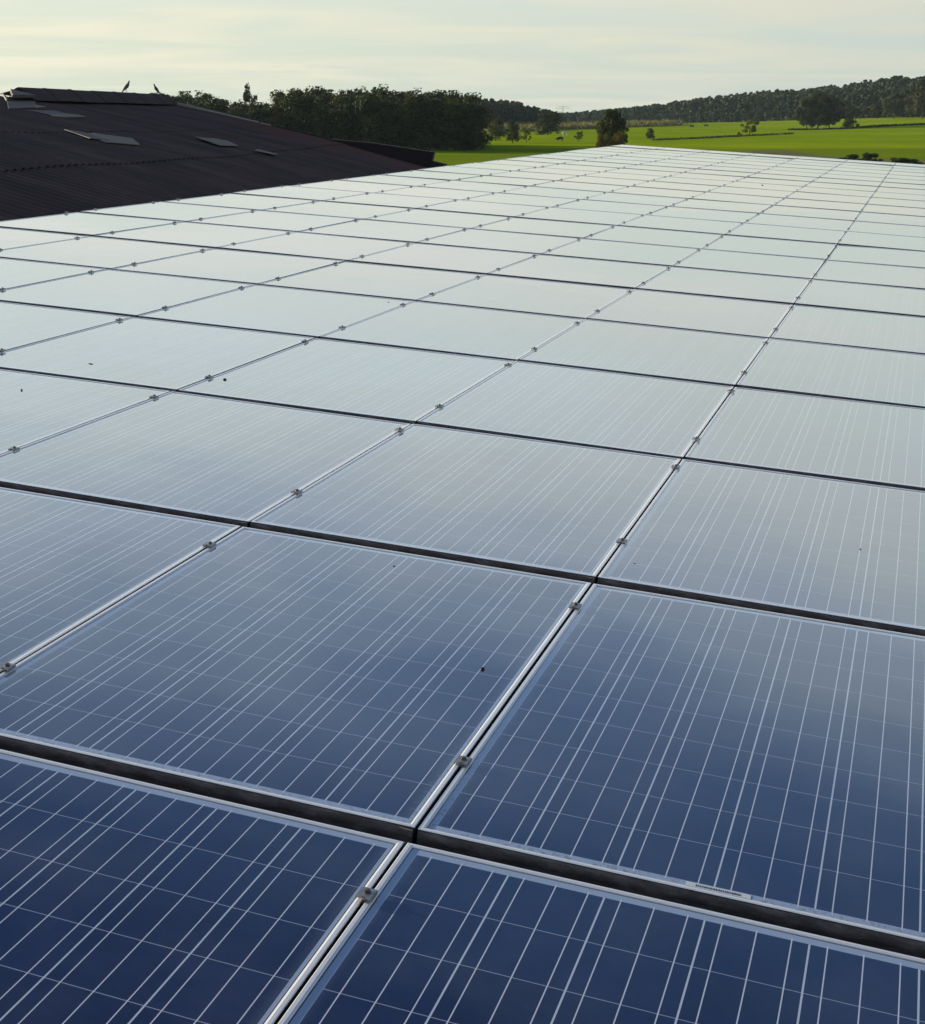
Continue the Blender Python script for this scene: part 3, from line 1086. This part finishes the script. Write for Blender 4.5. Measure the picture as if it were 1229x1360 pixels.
CR = {}
for q_ in range(5):
    CR['wood', q_] = (make_crown('crown', L_WOOD, 'wood', 4200, .017, 10 + q_), make_trunk('trunk', 'wood', q_))
for q_ in range(3):
    CR['oak', q_] = (make_crown('crown', L_OAK, 'oak', 14000, .019, 30 + q_), make_trunk('trunk', 'oak', q_))
    CR['loose', q_] = (make_crown('crown', L_BRIGHT, 'loose', 4500, .017, 40 + q_), make_trunk('trunk', 'loose', q_))
    CR['looseA', q_] = (make_crown('crown', L_AUTUMN, 'loose', 4500, .017, 50 + q_), make_trunk('trunk', 'loose', q_))
    CR['bush', q_] = (make_crown('crown', L_AUTUMN, 'bush', 4200, .030, 60 + q_), make_trunk('stem', 'bush', q_))
    CR['bushG', q_] = (make_crown('crown', L_OAK, 'bush', 3600, .034, 70 + q_), make_trunk('stem', 'bush', q_))
CR['poplar', 0] = (make_crown('crown', L_WOOD, 'poplar', 2200, .015, 80), make_trunk('trunk', 'wood', 9))


def tree(kind, var, X_, Y_, height, width, label, cat='tree', group=None, name=None, z=None):
    cm, tm = CR[kind, var]
    base_w = {'wood': .74, 'oak': 1.1, 'loose': .78, 'looseA': .78, 'poplar': .44, 'bush': 1.7, 'bushG': 1.7}[kind]
    e = empty(name or {'wood': 'woodland_tree', 'oak': 'broad_tree', 'loose': 'small_tree', 'looseA': 'small_tree', 'poplar': 'slim_tree', 'bush': 'bush', 'bushG': 'bush'}[kind],
              (X_, Y_, (gz(X_, Y_) if z is None else z) - .02 * height), random.uniform(0, 6.28))
    sx = width / base_w
    e.scale = (sx, sx, height)
    tag(e, label, cat, group)
    link('crown', cm, e)
    link('stem' if kind.startswith('bush') else 'trunk', tm, e)
    return e


def ptree(kind, var, x, ytop, ybase, wpx, label, d=None, **kw):
    """tree placed by where its foot stands; size from its height and width in the photograph"""
    if d is None:
        d = EYE * 2267 / (ybase - HZ)
    P = at(x, HZ, d)
    z0 = gz(P[0], P[1])
    ht = (EYE + (HZ - ytop) / 2267 * d) - z0
    return tree(kind, var, P[0], P[1], ht / .98, wpx / 2267 * d, label, **kw)


random.seed(21)
# the dense wood behind the dark roof ---------------------------------------
sx_ = [150, 205, 213, 230, 252, 275, 290, 303, 318, 345, 362, 372, 380, 400, 420, 450, 475, 500, 515, 530, 548, 565, 580, 600, 615, 628, 640]
sy_ = [126, 124, 123, 120, 123, 119, 126, 131, 134, 131, 130, 116, 113, 113, 115, 116, 117, 112, 113, 118, 116, 117, 116, 122, 123, 124, 142]
for row, (dd, step, drop_) in enumerate(((372, 20, 8.0), (392, 25, -1.0), (415, 23, 5.0))):
    x = 190 + row * 5
    while x < 640 - row * 6:
        yt = np.interp(x, sx_, sy_) + drop_ + random.uniform(-1.0, 3.0)
        d = dd + random.uniform(-6, 8)
        wpx = random.uniform(48, 68)
        ptree('wood', random.randrange(5), x, yt + random.choice((0, 0, 1.5, 3)), 0, wpx, 'dark leafy tree within the dense wood behind the dark roof', d=d,
              group='trees of the dense wood')
        x += step * random.uniform(.75, 1.25)
ptree('poplar', 0, 332, 111, 0, 24, 'slim tree with a tufted crown standing above the wood edge', d=380)
ptree('wood', 2, 622, 127, 0, 26, 'dark tree with spiky top at the right end of the wood', d=370)
ptree('wood', 1, 634, 144, 0, 30, 'bushy tree with yellow-green edge at the foot of the wood', d=365)
ptree('wood', 3, 660, 157, 186, 28, 'low round dark tree just right of the wood')
ptree('wood', 0, 683, 159, 189, 22, 'thin olive tree between wood and meadow')
ptree('loose', 1, 701, 172, 188, 15, 'small yellow-green tree right of the thin olive tree')
ptree('wood', 4, 729, 147, 178, 40, 'large dome-shaped tree standing alone on the meadow')
ptree('loose', 0, 771, 172, 187, 14, 'little round tree between the dome-shaped tree and the roof corner')
ptree('oak', 1, 813, 145, 0, 38, 'tall dark olive tree behind the far roof corner', d=345)
ptree('looseA', 2, 824, 153, 0, 30, 'shorter dark olive tree leaning out right behind the roof corner', d=350)
ptree('bush', 0, 805, 174, 0, 40, 'rusty green bush at the far roof corner, left half', d=300, cat='bush')
ptree('bush', 1, 822, 171, 0, 38, 'rusty green bush at the far roof corner, right half', d=305, cat='bush')
ptree('wood', 0, 866, 169, 184.5, 14, 'small dark round bush alone on the meadow', cat='bush')
ptree('loose', 2, 998, 157, 179, 27, 'small olive tree in the middle of the meadow')
ptree('bushG', 1, 984, 174.5, 178.5, 7, 'tiny dark shrub left of the small olive tree', cat='bush')
for n_, (x, yt, wp, lb_) in enumerate(((1073, 130, 32, 'left tree of the big clump on the meadow'), (1088, 123, 46, 'tallest broad tree in the middle of the big clump'),
                                       (1103, 127, 33, 'right tree of the big clump on the meadow'))):
    ptree('oak', n_, x, yt, 171.5 - n_ * .4, wp, lb_)
ptree('wood', 1, 1129, 141, 171.5, 24, 'narrow dark tree right beside the big clump')
ptree('bushG', 2, 1141, 163, 171.5, 8, 'low bush at the right foot of the narrow tree', cat='bush')
ptree('oak', 1, 1188, 124, 158.5, 34, 'rounded dark tree in front of the forest at right', d=960)
ptree('wood', 0, 1166, 136, 0, 26, 'yellowish tree at the forest edge left of the rounded tree', d=985)
ptree('looseA', 1, 1207, 128, 0, 30, 'brown-green tree at the forest edge right of the rounded tree', d=975)
ptree('oak', 2, 1226, 104, 0, 36, 'tall olive tree cut by the right picture edge', d=930)
ptree('wood', 3, 1250, 100, 0, 40, 'tall tree beyond the right picture edge', d=930)
ptree('bushG', 1, 1136, 203, 0, 44, 'straggly green bush behind the far roof edge', d=262, cat='bush')
ptree('bushG', 0, 1160, 201, 0, 44, 'dense green bush behind the far roof edge', d=268, cat='bush')
ptree('bushG', 2, 1206, 207, 0, 70, 'very dark low bush at the right end of the roof edge', d=255, cat='bush')


# low banks and hedges across the meadow
def hedge(name, pix, h, label, n, mat, size):
    V, Q, C_ = [], [], []
    pts = []
    for _ in range(n):
        t_ = random.random()
        k_ = min(len(pix) - 2, int(t_ * (len(pix) - 1)))
        f_ = t_ * (len(pix) - 1) - k_
        x = pix[k_][0] * (1 - f_) + pix[k_ + 1][0] * f_
        y = pix[k_][1] * (1 - f_) + pix[k_ + 1][1] * f_
        d = EYE * 2267 / (y - HZ)
        P = at(x, y, d)
        hh = h * (.45 + .55 * abs(math.sin(x * .21) * math.sin(x * .057 + 1)))
        pts.append((P[0], P[1] + random.uniform(-3, 3), gz(P[0], P[1]) + random.random() ** 1.2 * hh))
    pts = np.array(pts)
    v, f = leaf_cards(pts, np.tile([0, -.3, .6], (n, 1)), size)
    lt = rng.uniform(0, 1, n)
    col = np.repeat(np.stack([lt, lt * .3, lt * 0], axis=1), 4, axis=0)
    o = link(name, np_mesh(name, v, f, mat, col))
    tag(o, label, 'hedge')
    return o


hedge('low_hedge', [(868, 185.4), (930, 182.5), (985, 179.5), (1052, 176.5)], 0.12, 'low grassy hedge line running across the middle meadow', 1100, L_OAK, .40)
hedge('low_hedge', [(1050, 172.4), (1118, 172.0), (1165, 171), (1229, 170.8), (1270, 170.5)], 0.5, 'low dark hedge running right from the big tree clump', 3600, L_WOOD, .5)

# ripening maize strip, a block of uncountable stalks
def crop(name, pix, h, n, mat, label):
    pts = []
    for _ in range(n):
        k_ = random.randrange(len(pix) - 1)
        f_ = random.random()
        x = pix[k_][0] * (1 - f_) + pix[k_ + 1][0] * f_
        y0_ = pix[k_][1] * (1 - f_) + pix[k_ + 1][1] * f_
        y1_ = pix[k_][2] * (1 - f_) + pix[k_ + 1][2] * f_
        y = y0_ + (y1_ - y0_) * random.random()
        d = EYE * 2267 / (y - HZ)
        P = at(x, y, d)
        pts.append((P[0], P[1], random.random() * h))
    v, f = leaf_cards(np.array(pts), np.tile([0, -.4, .6], (n, 1)), .75)
    lt = rng.uniform(0, 1, n)
    col = np.repeat(np.stack([lt, lt * .6, lt * 0], axis=1), 4, axis=0)
    o = link(name, np_mesh(name, v, f, mat, col))
    tag(o, label, 'crop', kind='stuff')
    return o


L_MAIZE = mat_leaf('ripe_maize_leaf', (.10, .105, .045), (.16, .155, .07), (.18, .15, .07), .3)
crop('maize_crop', [(640, 166.5, 175), (715, 166.5, 174), (760, 166, 171.5), (800, 165.5, 171), (850, 164.3, 168.5), (905, 163.3, 165.8)], 2.2, 15000, L_MAIZE, 'strip of ripening tan maize in front of the far forest')


# ------------------------------------------------------------------ forests (one mass each)
def forest(name, px0, px1, fn, n_trees, label, cards=150, csize=.75, mat=L_PINE, seed=3):
    """fn(px, t) -> (distance, ground z, tree height); t is 0 at the front edge, 1 at the back"""
    g_ = np.random.default_rng(seed)
    PV, NVV, LT, WM = [], [], [], []
    for _ in range(n_trees):
        px = g_.uniform(px0, px1)
        t_ = g_.uniform(0, 1)
        d, z0, ht = fn(px, t_)
        X_ = (px - CX) / 2267 * d
        ht *= g_.uniform(.86, 1.10)
        lean = g_.normal(0, .05, 2)
        nl = g_.integers(5, 9)
        ctone = g_.uniform(.15, .6)
        warm = g_.uniform(.3, .9) if g_.random() < .12 else 0
        lob = []
        for q_ in range(nl):
            zz = ht * g_.uniform(.35, .97)
            rr = ht * .16 * (1.15 - abs(zz / ht - .65))
            a = g_.uniform(0, 6.28)
            lob.append((X_ + lean[0] * zz + rr * math.cos(a), d + lean[1] * zz + rr * math.sin(a), z0 + zz, ht * g_.uniform(.05, .10), ht * .08, ht * g_.uniform(.035, .07)))
        lob.append((X_, d, z0 + ht * .30, ht * .13, ht * .13, ht * .30))
        L = np.array(lob)
        idx = g_.integers(0, len(L), cards)
        u = g_.normal(0, 1, (cards, 3))
        u /= np.linalg.norm(u, axis=1)[:, None]
        PV.append(L[idx, :3] + u * L[idx, 3:6] * g_.uniform(.4, 1.05, cards)[:, None])
        NVV.append(u)
        LT.append(np.clip(ctone + g_.uniform(-.2, .35, cards), 0, 1))
        WM.append(np.full(cards, warm) * g_.uniform(0, 1, cards))
    P = np.concatenate(PV)
    v, f = leaf_cards(P, np.concatenate(NVV), csize)
    lt = np.concatenate(LT)
    wm = np.concatenate(WM)
    col = np.repeat(np.stack([lt, wm, lt * 0], axis=1), 4, axis=0)
    o = link(name, np_mesh(name, v, f, mat, col))
    tag(o, label, 'forest', kind='stuff')
    return o


def f_right(px, t_):
    d = np.interp(px, FR_PX, FR_D) + 4 + 300 * t_ ** 1.3
    z = float(hill(px, d))
    top = EYE + (HZ - np.interp(px, FR_PX, FR_TOP)) / 2267 * d
    return d, z, min(HT + 1.5, max(7.0, (top - z) * (1.0 if t_ > .5 else .96)))


forest('pine_forest', 738, 1330, f_right, 1500, 'long pine forest climbing the low hill at right', cards=210, csize=.85, seed=4)
FL_PX = [560, 612, 622, 640, 655, 668, 682, 700, 712, 725, 736, 748]
FL_TOP = [128, 130, 131, 133, 134, 135, 137, 142, 144.5, 146, 149, 154]


def f_left(px, t_):
    d = np.interp(px, [560, 750], [760, 1000]) + 150 * t_
    top = EYE + (HZ - np.interp(px, FL_PX, FL_TOP)) / 2267 * d
    return d, 0.0, max(4.5, top)


forest('pine_forest', 560, 746, f_left, 360, 'bluish pine forest behind the dome-shaped tree at left', cards=190, csize=.60, seed=5)
# scrub along the foot of the right forest closes the view between the stems
def f_scrub(px, t_):
    d = np.interp(px, FR_PX, FR_D) - 6 + 12 * t_
    return d, float(hill(px, d)), 6.5
forest('forest_undergrowth', 738, 1330, f_scrub, 420, 'dark undergrowth along the foot of the right forest', cards=90, csize=.9, seed=6, mat=L_PINE)

# ------------------------------------------------------------------ cows
M_COWB = simple('black_hide', (.012, .011, .011), .7, 0, .3, 2)
M_COWW = simple('white_hide', (.62, .58, .52), .75, 0, .15, 2)
m, k, p = new_mat('pied_hide')
t = k.n('ShaderNodeTexCoord')
n = k.noise(t.outputs['Object'], 1.7, 2, .4)
k.set(p.inputs['Base Color'], k.mix(k.ramp(n, .60, .63), (.012, .011, .011), (.60, .57, .52)))
p.inputs['Roughness'].default_value = .7
M_PIED = m


def cow(x, ybase, rz, label, mat, graze=True):
    d = EYE * 2267 / (ybase - HZ)
    P = at(x, ybase, d)
    e = empty('cow', (P[0], P[1], gz(P[0], P[1])), rz)
    tag(e, label, 'cow')
    hz_ = .45 if graze else 1.45
    nodes = [((-.75, 0, 1.08), (.30, .34)), ((-.30, 0, 1.02), (.34, .40)), ((.20, 0, 1.02), (.33, .40)), ((.62, 0, 1.08), (.27, .34)),
             ((.98, 0, 1.10 if not graze else .92), (.15, .20)), ((1.22, 0, hz_ + .12), (.13, .14)), ((1.42, 0, hz_ - .10), (.09, .09)),
             ((-.78, .20, .62), .13), ((-.70, .20, .36), .07), ((-.74, .20, .03), .055), ((-.78, -.20, .62), .13), ((-.66, -.20, .36), .07), ((-.70, -.20, .03), .055),
             ((.62, .19, .58), .11), ((.64, .19, .34), .065), ((.62, .19, .03), .055), ((.66, -.19, .58), .11), ((.70, -.19, .34), .065), ((.68, -.19, .03), .055),
             ((-1.06, 0, 1.10), .05), ((-1.12, 0, .65), .03)]
    edges = [(0, 1), (1, 2), (2, 3), (3, 4), (4, 5), (5, 6), (0, 7), (7, 8), (8, 9), (0, 10), (10, 11), (11, 12), (3, 13), (13, 14), (14, 15), (3, 16), (16, 17), (17, 18), (0, 19), (19, 20)]
    skin_obj('body', nodes, edges, mat, e, 1, 1)
    ear = MB()
    for s_ in (-1, 1):
        ear.bar((1.18, s_ * .10, hz_ + .20), (1.14, s_ * .27, hz_ + .20), .05, .015, 6)
    ear.build('ears', mat, e)
    return e


cow(743.5, 187.5, R(200), 'black cow grazing in the shadow band on the meadow', M_PIED)
cow(750.5, 179, R(10), 'white cow at the foot of the dome-shaped tree', M_COWW)
cow(919, 169.3, R(15), 'left of two distant black cows on the bright meadow', M_COWB)
cow(938, 168.4, R(170), 'right of two distant black cows on the bright meadow', M_COWB, False)

# ------------------------------------------------------------------ far pylon
M_PYL = simple('galvanised_lattice', (.5, .5, .5), .6, .4)
PYD = 5200.0
pp = at(747.5, HZ, PYD)
py = empty('power_pylon', (pp[0], pp[1], 0))
tag(py, 'faint lattice power pylon far away above the forest gap', 'pylon')
ztop = EYE + (HZ - 140.5) / 2267 * PYD
mb = MB()
for sx2 in (-1, 1):
    for sy2 in (-1, 1):
        mb.bar((sx2 * 3.2, sy2 * 3.2, 0), (sx2 * .4, sy2 * .4, ztop), .28, .20, 4)
nseg = 7
for s_ in range(nseg):
    z0_, z1_ = ztop * s_ / nseg, ztop * (s_ + 1) / nseg
    a0, a1 = 3.2 - 2.8 * s_ / nseg, 3.2 - 2.8 * (s_ + 1) / nseg
    for sg in (-1, 1):
        mb.bar((-a0, sg * a0, z0_), (a1, sg * a1, z1_), .14, .14, 4)
        mb.bar((a0, sg * a0, z0_), (-a1, sg * a1, z1_), .14, .14, 4)
mb.build('mast', M_PYL, py)
for zz, hw in ((ztop - 3.0, 19), (ztop - 8.5, 24)):
    mb = MB()
    for sg in (-1, 1):
        mb.bar((0, 0, zz + 1.6), (sg * hw, 0, zz), .26, .16, 4)
        mb.bar((0, 0, zz - .6), (sg * hw, 0, zz), .26, .16, 4)
        for q_ in (.45, .98):
            mb.bar((sg * hw * q_, 0, zz), (sg * hw * q_, 0, zz - 2.4), .16, .16, 4)
    mb.build('cross_arm', M_PYL, py)
print('panels', n_pan, 'clamps', len(clamp_pos))

# ------------------------------------------------------------------ air
hb = MB()
hb.box(-5000, 5000, -300, 5600, -3.0, 75.0)
hm = bpy.data.materials.new('air')
hm.use_nodes = True
hm.node_tree.nodes.clear()
kk_ = NT(hm.node_tree)
pvn = kk_.n('ShaderNodeVolumePrincipled')
pvn.inputs['Color'].default_value = (.70, .86, 1.0, 1)
pvn.inputs['Density'].default_value = HAZE
pvn.inputs['Anisotropy'].default_value = .2
ho = kk_.n('ShaderNodeOutputMaterial')
hm.node_tree.links.new(pvn.outputs[0], ho.inputs['Volume'])
hz_o = hb.build('haze', hm)
tag(hz_o, kind='stuff')
